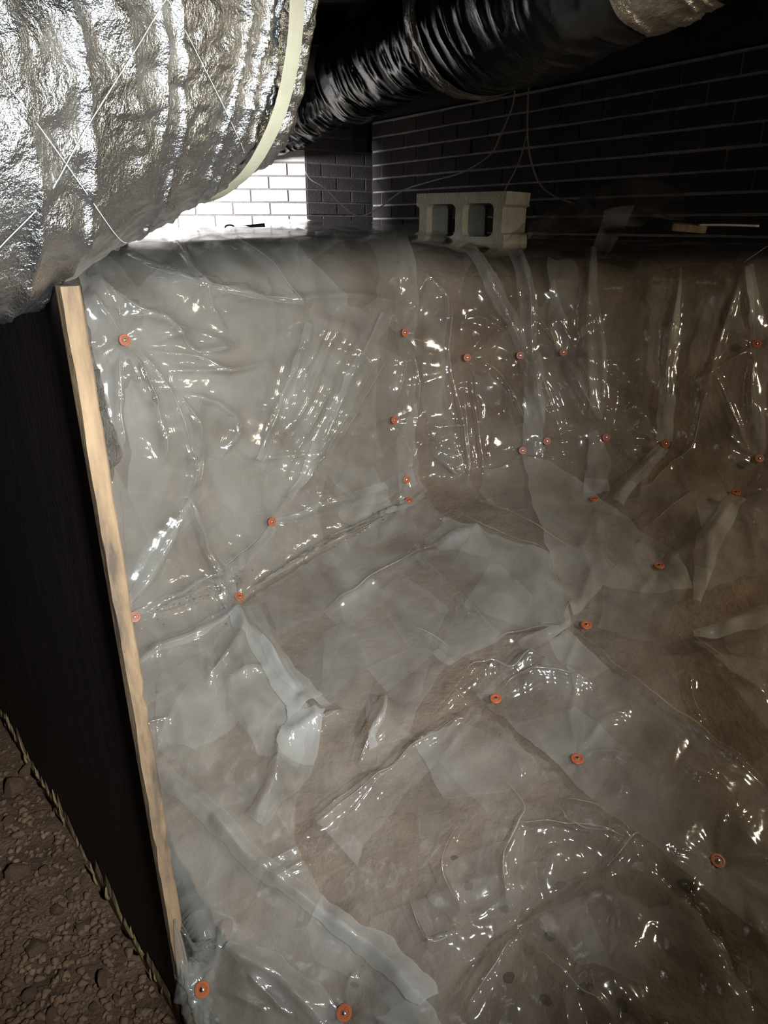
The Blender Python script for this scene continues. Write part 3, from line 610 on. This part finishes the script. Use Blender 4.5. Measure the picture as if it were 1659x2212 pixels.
for (u, v, s) in [(78, 2045, 24), (222, 2112, 24), (120, 1960, 15), (175, 2000, 14), (40, 1890, 22), (95, 1880, 16), (150, 1930, 12), (300, 2175, 13), (330, 2190, 10), (200, 2170, 12), (60, 1660, 20), (30, 1700, 24),
                  (130, 2100, 12), (60, 2140, 18), (160, 2060, 10), (250, 2150, 11), (110, 2190, 18), (20, 1780, 14), (80, 1760, 10), (290, 2130, 9), (180, 1900, 9), (240, 2040, 9)]:
    x, y = ground_hit(u, v); stone(x, y, s*0.0009*max(0.8, y*1.1), sr)
for (u, v, sz) in bank_spots:                                         # stones half sunk in the floor under the film
    p, nn = drop(u, v); o = bpy.data.objects.new('stone', random.choice(stones)); link(o, bank)
    k = sz*0.0011; o.scale = (k*1.3, k, k*0.6); o.location = p-nn*0.020; o.rotation_euler = (0, 0, u)
tet = stones[0]
base = np.array([v.co[:] for v in stones[0].vertices]); bfaces = np.array([p.vertices[:] for p in stones[0].polygons])
cnt = 0; GV = []; GF = []
while cnt < 1500:
    u = sr.uniform(-150, 420); v = sr.uniform(1500, 2330)
    x, y = ground_hit(u, v)
    if x > -0.36-(y-0.78)*0.9: continue
    s = sr.uniform(0.003, 0.010); an = sr.uniform(0, 6.28); c, q = math.cos(an), math.sin(an)
    b = base*np.array([s*sr.uniform(.8, 1.5), s, s*sr.uniform(.5, .9)])
    b = np.stack([b[:, 0]*c-b[:, 1]*q, b[:, 0]*q+b[:, 1]*c, b[:, 2]], 1)+np.array([x, y, float(ground_z(np.array(x), np.array(y)))+s*0.3])
    GF.append(bfaces+len(base)*cnt); GV.append(b); cnt += 1
gravel = mesh_obj('gravel', np.concatenate(GV), np.concatenate(GF), M['stone'], ground, False); gravel['kind'] = 'stuff'

# ------------------------------------------------------------------ wooden partition at the left
A = Vector((-0.357, 0.79, 0)); Dv = Vector((-0.665, 0.747, 0)).normalized(); Nv = Vector((Dv.y, -Dv.x, 0))   # Nv points to the bank side
if Nv.x < 0: Nv = -Nv
TOPZ = EYE-0.062
part = empty('wooden_partition', (A.x, A.y, 0))
tag(part, 'dark wooden partition with a pale sawn front edge, under the foil duct', 'partition')
Rb = Matrix((Dv, Nv, Vector((0, 0, 1)))).transposed()
bm = bmesh.new(); w = 1.25
box_bm(bm, Dv*(w/2+0.0005)+Nv*0.0115+Vector((0, 0, TOPZ/2-0.03)), (w, 0.019, TOPZ+0.06), Rb)
bm_obj('dark_board', bm, M['wood_dark'], part)
# pale front edge, slightly worn
n = 60; V = []
zz = np.linspace(-0.05, TOPZ, n)
for i, z in enumerate(zz):
    j = 0.0015*(noise(np.array(z*30), np.array(1.0), 3)-.5)*2; k = 0.004*max(0, noise(np.array(z*42), np.array(5.0), 9)-.55)*4*(1 if z < 0.75 else .25)
    for (d, nn) in ((0.0, 0.002), (0.0, 0.0), (-0.012, 0.0015+j), (-0.0125, 0.005), (-0.0125, 0.021-k), (-0.010, 0.0235-k), (0.02, 0.024-k*.5), (0.02, 0.018)):
        V.append(tuple(Dv*d+Nv*nn+Vector((0, 0, z))))
F = [tuple(f) for f in grid_faces(n, 8, True)]+[tuple(range(8)), tuple(range((n-1)*8, n*8))[::-1]]
bm_ = mesh_obj('front_edge', V, F, M['wood_pale'], part, True); bm_.data.set_sharp_from_angle(angle=math.radians(35))
# frayed splinters along the foot of the dark board
for k in range(26):
    s = random.uniform(0.0, 1.1)**1.0*1.0; L_ = random.uniform(0.015, 0.07); z0 = random.uniform(0.0, 0.05)+0.03
    p0 = Dv*s-Nv*random.uniform(0.002, 0.006)+Vector((0, 0, z0)); p1 = p0+Vector((0, 0, L_))+Dv*random.uniform(-.008, .008)-Nv*random.uniform(0, 0.004)
    pm = (p0+p1)/2-Nv*0.002
    path = smooth_path([p0, pm, p1], 5); vv, ff = tube(path, np.array([.0012, .0022, .0024, .0016, .0004])*random.uniform(.7, 1.6), 5)
    mesh_obj('splinter', vv, ff, M['splinter'], part)
# torn pale strip along the foot of the board
V = []; F = []
for i, q in enumerate(np.linspace(-0.005, 1.15, 160)):
    zg = 0.035; hgt = 0.012+0.075*max(0.0, float(noise(np.array(q*16), np.array(3.0), 4))-0.38)+0.03*float(noise(np.array(q*90), np.array(1.0), 8))*(0.4+float(noise(np.array(q*7), np.array(9.0), 2)))
    for (o_, z) in ((0.0005, zg-0.03), (-0.004, zg), (-0.0035, zg+hgt*0.6), (0.0005, zg+hgt)):
        V.append(tuple(Dv*q+Nv*(o_)+Vector((0, 0, z))))
mesh_obj('torn_strip', V, [tuple(f) for f in grid_faces(160, 4)], M['splinter'], part, False)
# loose plastic loop on the foot of the front edge
lp = empty('plastic_strip', (A.x, A.y, 0.0)); tag(lp, 'narrow whitish plastic strip stuck to the foot of the partition edge', 'plastic strip')
for off in (0.001, 0.021):
    pts = []
    for t in np.linspace(0, 1, 14):
        z = 0.06+t*0.25; x = off+(0.0095 if off < .01 else -0.0095)*t**3
        pts.append(Dv*-0.0155+Nv*x+Vector((0, 0, z)))
    path = np.array([tuple(p) for p in pts]); vv, ff = tube(path, 0.0017, 6); mesh_obj('rolled_edge', vv, ff, M['film_fold'], lp)
G = []
for t in np.linspace(0, 1, 14):
    for k in np.linspace(0, 1, 5):
        x0 = 0.001+0.0095*t**3; x1 = 0.021-0.0095*t**3
        G.append(Dv*(-0.0150-0.002*math.sin(k*3.14))+Nv*(x0+(x1-x0)*k)+Vector((0, 0, 0.06+t*0.25)))
mesh_obj('film', np.array([tuple(p) for p in G]), grid_faces(14, 5), M['film'], lp)

# ragged insulation scraps between partition and film
def scrap(name, outline, y, th, mat, label, cat, seed):
    bm = bmesh.new(); o = []
    pts = []
    for i in range(len(outline)):
        a = np.array(outline[i]); b = np.array(outline[(i+1) % len(outline)]); k = max(2, int(np.hypot(*(b-a))/8))
        for t in np.arange(k)/k:
            q = a+(b-a)*t+np.random.default_rng(seed+len(pts)).normal(0, 1.6, 2); pts.append(q)
    vs = [bm.verts.new(PY(q[0], q[1], y)) for q in pts]
    f = bm.faces.new(vs); g = bmesh.ops.extrude_face_region(bm, geom=[f])
    for v in [x for x in g['geom'] if isinstance(x, bmesh.types.BMVert)]: v.co += Vector((0.1, 1, 0))*th
    bmesh.ops.triangulate(bm, faces=bm.faces[:])
    bmesh.ops.recalc_face_normals(bm, faces=bm.faces[:])
    ob = bm_obj(name, bm, mat); tag(ob, label, cat); return ob
scrap('insulation_scrap', [(150, 740), (172, 755), (200, 845), (208, 890), (190, 905), (160, 880)], 0.90, 0.03, M['insulation'], 'upper ragged grey insulation scrap wedged behind the partition edge', 'insulation', 3)
scrap('insulation_scrap', [(170, 885), (205, 893), (222, 930), (238, 990), (240, 1012), (215, 1026), (180, 1010)], 0.90, 0.03, M['insulation'], 'lower ragged grey insulation scrap wedged behind the partition edge', 'insulation', 40)

# ------------------------------------------------------------------ brick walls
def brick_wall(name, p0, dirv, length, z0, z1, brick_mat, mortar_mat, label, thick=0.10, proud=0.006, seed=1, clip0=0.0):
    r = np.random.default_rng(seed)
    d = Vector(dirv).normalized(); nrm = Vector((d.y, -d.x, 0))
    if nrm.dot(Vector((-p0[0], -p0[1], 0))) < 0: nrm = -nrm
    R = Matrix((d, nrm, Vector((0, 0, 1)))).transposed()
    bm = bmesh.new(); box_bm(bm, Vector(p0)+d*(length/2)-nrm*(thick/2)+Vector((0, 0, (z0+z1)/2)), (length, thick, z1-z0), R)
    wall = bm_obj(name, bm, mortar_mat); tag(wall, label, None, None, 'structure')
    bl, bh, j = 0.222, 0.064, 0.010
    meshes = {}
    def bmesh_of(L_):
        key = round(L_, 3)
        if key not in meshes:
            b = bmesh.new(); box_bm(b, Vector((0, 0, 0)), (L_, proud+0.02, bh), None, 0.003)
            me = bpy.data.meshes.new('brick'); b.to_mesh(me); b.free(); me.materials.append(brick_mat); meshes[key] = me
        return meshes[key]
    rows = int((z1-z0)/(bh+j))
    for i in range(rows):
        x = -(bl+j)/2 if i % 2 else 0.0
        while x < length:
            a = max(x, 0.0); b = min(x+bl, length)
            if b-a > 0.03:
                o = bpy.data.objects.new('brick', bmesh_of(b-a)); link(o, wall)
                c = Vector(p0)+d*((a+b)/2)+nrm*(proud/2-0.01+r.uniform(-.0015, .0015))+Vector((0, 0, z0+j+bh/2+i*(bh+j)+r.uniform(-.001, .001)))
                o.matrix_world = Matrix.Translation(c) @ R.to_4x4() @ Matrix.Rotation(r.uniform(-.008, .008), 4, 'Y')
            x += bl+j
    return wall
WD = Vector((-0.57, 0.82, 0)).normalized()
brick_wall('wall_right', (2.30, 1.30, 0), WD, 4.15, EYE-0.12, EYE+0.56, M['brick_dark'], M['mortar'], 'dark brick foundation wall with pale mortar lines behind the concrete block', seed=4)
# projecting pier: pale bricks on the face toward the back lamp, dark bricks toward the wall
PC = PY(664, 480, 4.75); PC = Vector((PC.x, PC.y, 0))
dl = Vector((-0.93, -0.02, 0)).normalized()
brick_wall('wall_pier', PC, dl, 1.15, EYE-0.10, EYE+0.62, M['brick_pale'], M['mortar_dark'], 'pale brick pier face lit bright by the hidden work light', proud=0.008, seed=8, thick=0.08)
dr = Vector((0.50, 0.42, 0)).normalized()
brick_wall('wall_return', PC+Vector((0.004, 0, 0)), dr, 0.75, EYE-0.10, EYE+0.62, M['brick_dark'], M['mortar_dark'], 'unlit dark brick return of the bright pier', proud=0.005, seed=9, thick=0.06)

# sill, subfloor and joists
def bar(name, a, b, w, h, mat, label, kind='structure', parent=None):
    a = Vector(a); b = Vector(b); d = (b-a); L_ = d.length; d.normalize(); side = d.cross(Vector((0, 0, 1))).normalized(); up = side.cross(d)
    bm = bmesh.new(); box_bm(bm, (a+b)/2, (L_, w, h), Matrix((d, side, up)).transposed(), 0.004)
    o = bm_obj(name, bm, mat, parent); tag(o, label, None, None, kind); return o
s0 = Vector((1.95, 1.80, EYE+0.64)); s1 = s0+WD*3.7
bar('trim_1', s0, s1, 0.26, 0.14, M['joist'], 'dark timber sill beam along the top of the brick wall')
bm = bmesh.new(); box_bm(bm, Vector((-0.3, 2.4, EYE+0.98)), (6.0, 8.0, 0.03)); ceil = bm_obj('ceiling', bm, M['joist']); tag(ceil, 'dark underside of the floor above', None, None, 'structure')
for i in range(8):
    y = -0.4+i*0.75
    bm = bmesh.new(); box_bm(bm, Vector((-0.3, y, EYE+0.895)), (6.0, 0.045, 0.14), None, 0.003); bm_obj('joist', bm, M['joist'], ceil)

# ------------------------------------------------------------------ foil wrapped duct, upper left
fd0 = Vector((-0.92, 0.36, EYE+0.215)); fd1 = Vector((-0.295, 1.22, EYE+0.30)); FR0, FR1 = 0.31, 0.245
duct = empty('foil_duct', fd0); tag(duct, 'large duct wrapped in crumpled silver foil resting over the partition top', 'duct')
ax = (fd1-fd0); FL = ax.length; ax.normalize(); sx = ax.cross(Vector((0, 0, 1))).normalized(); sz = sx.cross(ax)
def foil_pt(s, a, lift=0.0):
    """s metres along, a angle -> point arrays relative to duct origin"""
    t = np.clip(s/FL, 0, 1.2)
    rad = FR0+(FR1-FR0)*t
    rad = rad-0.018*np.exp(-((s-(FL-0.045))/0.03)**2)
    e = np.clip((s-(FL-0.005))/0.07, 0, 1); rad = rad*np.sqrt(np.clip(1-e**2.2, 0.0, 1))
    belly = 0.115*np.exp(-((a+0.95)/0.85)**2)*np.clip((1.0-t)/0.42, 0, 1)**1.3                            # sag under the near end
    vv = a*FR0
    cr = 0.012*crumple(s+0*a, vv+0*s, 0.075, 71, 6)+0.020*(fbm(s*5, vv*3.5, 33, 3)-.5)+0.006*crumple(s+0*a, vv+0*s, 0.03, 15, 5)
    cr = cr+0.010*(1-np.abs(2*noise(s*26+2.5*noise(s*4, vv*4, 6), vv*2.2, 44)-1))**3
    rad = rad+belly+cr+lift
    return (s[..., None]*np.array(ax)+(rad*np.cos(a))[..., None]*np.array(sx)+(rad*np.sin(a))[..., None]*np.array(sz))
ns, na_ = 420, 520
ss = np.linspace(-0.2, FL+0.065, ns); aa = np.linspace(-math.pi, math.pi, na_, endpoint=False)
Sg, Ag = np.meshgrid(ss, aa, indexing='ij')
mesh_obj('foil_wrap', foil_pt(Sg, Ag).reshape(-1, 3), grid_faces(ns, na_, True)[:, ::-1].copy(), M['foil'], duct)
ss = np.linspace(FL-0.061, FL-0.034, 8); aa = np.linspace(-math.pi, math.pi, 240, endpoint=False)
Sg, Ag = np.meshgrid(ss, aa, indexing='ij')
def band_pt(S, A_):
    r = FR1+0.024-0.012*np.abs((S-(FL-0.0475))/0.02)**4*0.2+0.003*(fbm(A_*6, S*4, 2, 2)-.5)
    return S[..., None]*np.array(ax)+(r*np.cos(A_))[..., None]*np.array(sx)+(r*np.sin(A_))[..., None]*np.array(sz)
mesh_obj('strap', band_pt(Sg, Ag).reshape(-1, 3), grid_faces(8, 240, True)[:, ::-1].copy(), M['tape'], duct)
# reinforcing threads in the foil facing
def thread(s0, a0, s1, a1):
    t = np.linspace(0, 1, 60); s = s0+(s1-s0)*t; a = a0+(a1-a0)*t
    p = foil_pt(s, a, 0.0035)
    for _ in range(12): p[1:-1] = (p[:-2]+2*p[1:-1]+p[2:])/4
    vv, ff = tube(p, 0.00045, 5); o = mesh_obj('thread', vv, ff, M['thread'], duct)
for k in range(4):
    thread(0.0+0.27*k, 0.55, 0.55+0.27*k if 0.55+0.27*k < FL-.08 else FL-.08, 0.55-1.75*min(1, (FL-.08-0.27*k)/0.55))
thread(0.35, -1.3, 0.8, -0.2)

# ------------------------------------------------------------------ flexible black ducts behind
def flex(name, pts, rad, label, wr=0.10, ring=0.03, seed=3, collar=None):
    root = empty(name, tuple(pts[0])); tag(root, label, 'duct', 'black flexible ducts')
    path = smooth_path(pts, 260); n = len(path)
    L_ = np.concatenate([[0], np.cumsum(np.linalg.norm(path[1:]-path[:-1], axis=1))])
    rr = np.interp(np.linspace(0, 1, n), np.linspace(0, 1, len(rad)), rad)
    V, _ = tube(path, 1.0, 96); V = V.reshape(n, 96, 3); C = path[:, None, :]; D = V-C
    a = np.arange(96)*2*math.pi/96
    A_, LL = np.meshgrid(a, L_)
    ca, sa = np.cos(A_), np.sin(A_)
    disp = 0.009*(1-np.abs(2*noise(LL/ring*1.0+1.2*noise(ca*2.0+5, sa*2.0+LL*2, 3), ca*1.8+sa*1.3+4, seed)-1))**2+0.012*(noise(LL/0.12, ca*2+sa+3, seed+4)-.5)
    R_ = rr[:, None]+disp
    V = C+D*R_[..., None]-np.array(pts[0])
    F = [tuple(f) for f in grid_faces(n, 96, True)[:, ::-1]]
    mesh_obj('jacket', V.reshape(-1, 3), np.array(F), M['jacket'], root)
    if collar:
        for (t0, t1) in collar:
            i0, i1 = int(t0*n), int(t1*n)
            W = (C+D*(R_+0.006+0.008*np.abs(noise(A_*9, LL*60, 8)-.5))[..., None])[i0:i1]-np.array(pts[0])
            mesh_obj('tape_collar', W.reshape(-1, 3), grid_faces(i1-i0, 96, True)[:, ::-1].copy(), M['foil_dull'], root)
    return root
flex('flexible_duct', [P(1560, -260, 1.35), P(1300, -110, 1.55), P(1120, -15, 1.88), P(1025, 25, 2.12)], [.185, .20, .215, .225], 'nearest black flexible duct section with a dull foil collar above the cables', collar=[(0.86, 0.999), (0.02, 0.22)], seed=3)
flex('flexible_duct', [P(1045, 20, 2.15), P(920, 80, 2.6), P(830, 130, 3.0), P(768, 165, 3.3)], [.15, .17, .185, .195], 'middle black flexible duct section with shiny close wrinkles', seed=6)
flex('flexible_duct', [P(780, 170, 3.3), P(720, 214, 3.55), P(668, 246, 3.75), P(645, 258, 3.82)], [.105, .115, .125, .13], 'short far black flexible duct section overlapping the bright pier', seed=9)
flex('flexible_duct', [P(668, 266, 3.85), P(590, 294, 3.95), P(480, 304, 3.95), P(380, 304, 3.9)], [.085, .095, .10, .10], 'farthest black flexible duct section running behind the foil duct', seed=12)

# ------------------------------------------------------------------ concrete block on the shelf
blk = PY(1088, 536, 2.72)
bw, bh_, bd = 0.39, 0.19, 0.19
fdir = Vector((-0.80, 0.60, 0)).normalized()          # long face runs left and away
edir = Vector((0.60, 0.80, 0)).normalized()           # end face runs right and away
Rk = Matrix((fdir, edir, Vector((0, 0, 1)))).transposed()
bm = bmesh.new()
def prism(bm, prof, y0, y1):
    """profile in (x,z), extruded along y"""
    a = [bm.verts.new((x, y0, z)) for x, z in prof]; b = [bm.verts.new((x, y1, z)) for x, z in prof]; n = len(prof)
    bm.faces.new(a); bm.faces.new(b[::-1])
    for i in range(n): bm.faces.new((a[i], b[i], b[(i+1) % n], a[(i+1) % n]))
def rrect(x0, x1, z0, z1, r, n=5):
    o = []
    for cx, cz, a0 in ((x1-r, z1-r, 0), (x0+r, z1-r, 90), (x0+r, z0+r, 180), (x1-r, z0+r, 270)):
        for k in range(n+1):
            t = math.radians(a0+90*k/n); o.append((cx+r*math.cos(t), cz+r*math.sin(t)))
    return o
# outer outline with grooved flanged ends
out = [(0.0, 0.0), (0.004, 0.045), (0.0, 0.045), (0.014, 0.052), (0.014, 0.138), (0.0, 0.145), (0.004, 0.150), (0.0, 0.19), (bw, 0.19), (bw, 0.148), (bw-.014, 0.14), (bw-.014, 0.05), (bw, 0.042), (bw, 0.0)]
holes = [rrect(0.050, 0.180, 0.038, 0.152, 0.022), rrect(0.212, 0.342, 0.038, 0.152, 0.022)]
verts2 = [Vector(p) for p in out]; fl = [list(range(len(out)))]
for h in holes:
    fl.append(list(range(len(verts2), len(verts2)+len(h)))); verts2 += [Vector(p) for p in h]
res = delaunay_2d_cdt(verts2, [], fl, 2, 1e-5)
vs2 = res[0]
keep = []
for t in res[2]:
    c = sum((vs2[i] for i in t), Vector((0, 0)))/3
    if not any(min(p[0] for p in h)+.001 < c.x < max(p[0] for p in h)-.001 and min(p[1] for p in h)+.001 < c.y < max(p[1] for p in h)-.001 and
               sum(1 for i in t if any((vs2[i]-Vector(p)).length < 1e-5 for p in h)) == 3 for h in holes):
        keep.append(t)
fa = [bm.verts.new((p.x, 0, p.y)) for p in vs2]; fb = [bm.verts.new((p.x, bd, p.y)) for p in vs2]
ec = {}
for t in keep:
    bm.faces.new([fa[i] for i in t]); bm.faces.new([fb[i] for i in t][::-1])
    for i in range(3):
        e = (t[i], t[(i+1) % 3]); ec[e] = 1
for (i, j) in ec:
    if (j, i) not in ec: bm.faces.new((fa[i], fa[j], fb[j], fb[i]))
bmesh.ops.recalc_face_normals(bm, faces=bm.faces[:])
block = bm_obj('concrete_block', bm, M['concrete'])
block.matrix_world = Matrix.Translation(blk) @ Rk.to_4x4()
tag(block, 'hollow concrete block lying on its side on the earth shelf', 'concrete block')

# ------------------------------------------------------------------ cables on the brick wall
def wall_pt(u, v, off=0.03):
    d = ray(u, v); p0 = Vector((1.75, 2.09, 0)); nrm = Vector((WD.y, -WD.x, 0))
    if nrm.dot(-p0) < 0: nrm = -nrm
    q = p0+nrm*off
    t = ((q-Vector((0, 0, 0))).dot(nrm))/d.dot(nrm); return EYEV+d*t
def cable(pix, label, rad=0.0042, offs=0.03):
    pts = []
    for u, v in pix:
        q = wall_pt(u, v, offs); zc = q.y*CT-(q.z-EYE)*ST
        pts.append(P(u, v, min(zc, 4.0+0.1*math.sin(u/40))) if zc > 0 else P(u, v, 4.0))
    path = smooth_path(pts, 70); vv, ff = tube(path, rad, 8)
    o = mesh_obj('cable', vv, ff, M['cable']); tag(o, label, 'cable', 'loose grey cables on the brick wall'); return o
cable([(1112, 170), (1108, 225), (1080, 295), (1058, 335), (1000, 372), (930, 392), (870, 412), (825, 445), (790, 464), (765, 464), (735, 440), (700, 405), (672, 388), (660, 370)], 'longest grey cable swagging from the sill past the block to the pier', offs=0.06)
cable([(1144, 160), (1140, 230), (1140, 300), (1148, 350), (1165, 395), (1195, 422), (1240, 440)], 'grey cable dropping from the sill to the right of the block', offs=0.05)
cable([(1139, 285), (1128, 330), (1112, 370), (1096, 400), (1085, 425)], 'short grey cable branching down behind the concrete block', 0.0035, 0.045)

# ------------------------------------------------------------------ bits lying on the shelf
def draped(name, rows, mat, label, cat, sub=8, amp=0.006, seed=1, group=None):
    """a crumpled film patch through a small grid of (u, v, depth) points"""
    R_ = [smooth_path([P(*p) for p in r], sub*(len(r)-1)+1) for r in rows]
    R_ = np.array(R_); nn = sub*(len(rows)-1)+1
    G = np.stack([smooth_path(R_[:, j], nn) for j in range(R_.shape[1])], 1)
    nr = normals(G)
    a, b = np.meshgrid(np.arange(G.shape[1]), np.arange(G.shape[0]))
    G = G+nr*(amp*(crumple(a*1.0, b*1.0, 7, seed)-.5))[..., None]
    o = mesh_obj(name, G.reshape(-1, 3), grid_faces(*G.shape[:2]), mat); tag(o, label, cat, group); return o
draped('plastic_sheet', [[(1150, 470, 2.75), (1230, 440, 2.75), (1300, 402, 2.75), (1400, 392, 2.7), (1478, 408, 2.62)], [(1142, 492, 2.6), (1230, 466, 2.6), (1300, 448, 2.58), (1400, 440, 2.52), (1478, 444, 2.48)],
        [(1140, 520, 2.45), (1230, 498, 2.45), (1300, 490, 2.42), (1400, 480, 2.38), (1480, 470, 2.36)]], M['film_crease'], 'bunched dusky plastic sheet heaped right of the concrete block', 'plastic sheet', 8, 0.03, 4, 'plastic sheeting')
draped('plastic_flap', [[(1305, 455, 2.46), (1340, 446, 2.45), (1372, 444, 2.44)], [(1300, 480, 2.44), (1325, 482, 2.43), (1352, 486, 2.42)], [(1285, 520, 2.40), (1308, 524, 2.39), (1328, 526, 2.38)], [(1272, 560, 2.30), (1292, 562, 2.29), (1308, 560, 2.28)]],
       M['film_floor'], 'pale plastic flap standing up at the shelf edge right of the block', 'plastic flap', 6, 0.004, 9)
draped('plastic_sheet', [[(600, 478, 3.3), (690, 472, 3.3), (780, 478, 3.2), (860, 484, 3.05), (930, 492, 2.9), (990, 512, 2.75)], [(590, 484, 2.9), (690, 480, 2.85), (780, 490, 2.75), (860, 496, 2.65), (930, 512, 2.55), (1000, 530, 2.5)],
        [(590, 492, 2.45), (690, 494, 2.42), (780, 504, 2.4), (860, 512, 2.38), (930, 528, 2.36), (1010, 545, 2.34)]], M['film_fold'], 'pale bluish plastic sheet humped along the shelf before the bright pier', 'plastic sheet', 10, 0.015, 14, 'plastic sheeting')
# black bar with an eye at the foot of the pier
br = empty('black_bar', P(552, 492, 3.3)); tag(br, 'black bar with a looped end lying before the bright pier', 'bar')
pa = np.array([tuple(P(u, v, 3.3)-br.location) for u, v in ((572, 487), (545, 490), (520, 493), (505, 494))]); vv, ff = tube(smooth_path(pa, 12), 0.011, 10); mesh_obj('rod', vv, ff, M['black'], br)
an = np.linspace(0, 2*math.pi, 24); c0 = P(496, 491, 3.3)-br.location
pa = np.array([(c0.x+0.021*math.cos(t), c0.y+0.006*math.sin(t), c0.z+0.010*math.sin(t)) for t in an]); vv, ff = tube(pa, 0.004, 8); mesh_obj('loop', vv, ff, M['black'], br)
# scrap of wood with a thin rod
wsc = PY(1488, 492, 2.36); bm = bmesh.new(); box_bm(bm, Vector((0, 0, 0)), (0.10, 0.05, 0.022), None, 0.003); wo = bm_obj('wood_scrap', bm, M['wood_pale']); wo.location = wsc; wo.rotation_euler = (0.1, 0.08, -0.3)
tag(wo, 'small reddish wood scrap on the shelf at the end of a thin rod', 'wood scrap')
pa = np.array([tuple(PY(u, v, y)) for u, v, y in ((1508, 486, 2.33), (1570, 486, 2.29), (1640, 488, 2.25))]); vv, ff = tube(smooth_path(pa, 16), 0.0035, 8); ro = mesh_obj('thin_rod', vv, ff, M['cable']); tag(ro, 'thin pale straight rod lying along the shelf near the wood scrap', 'rod')
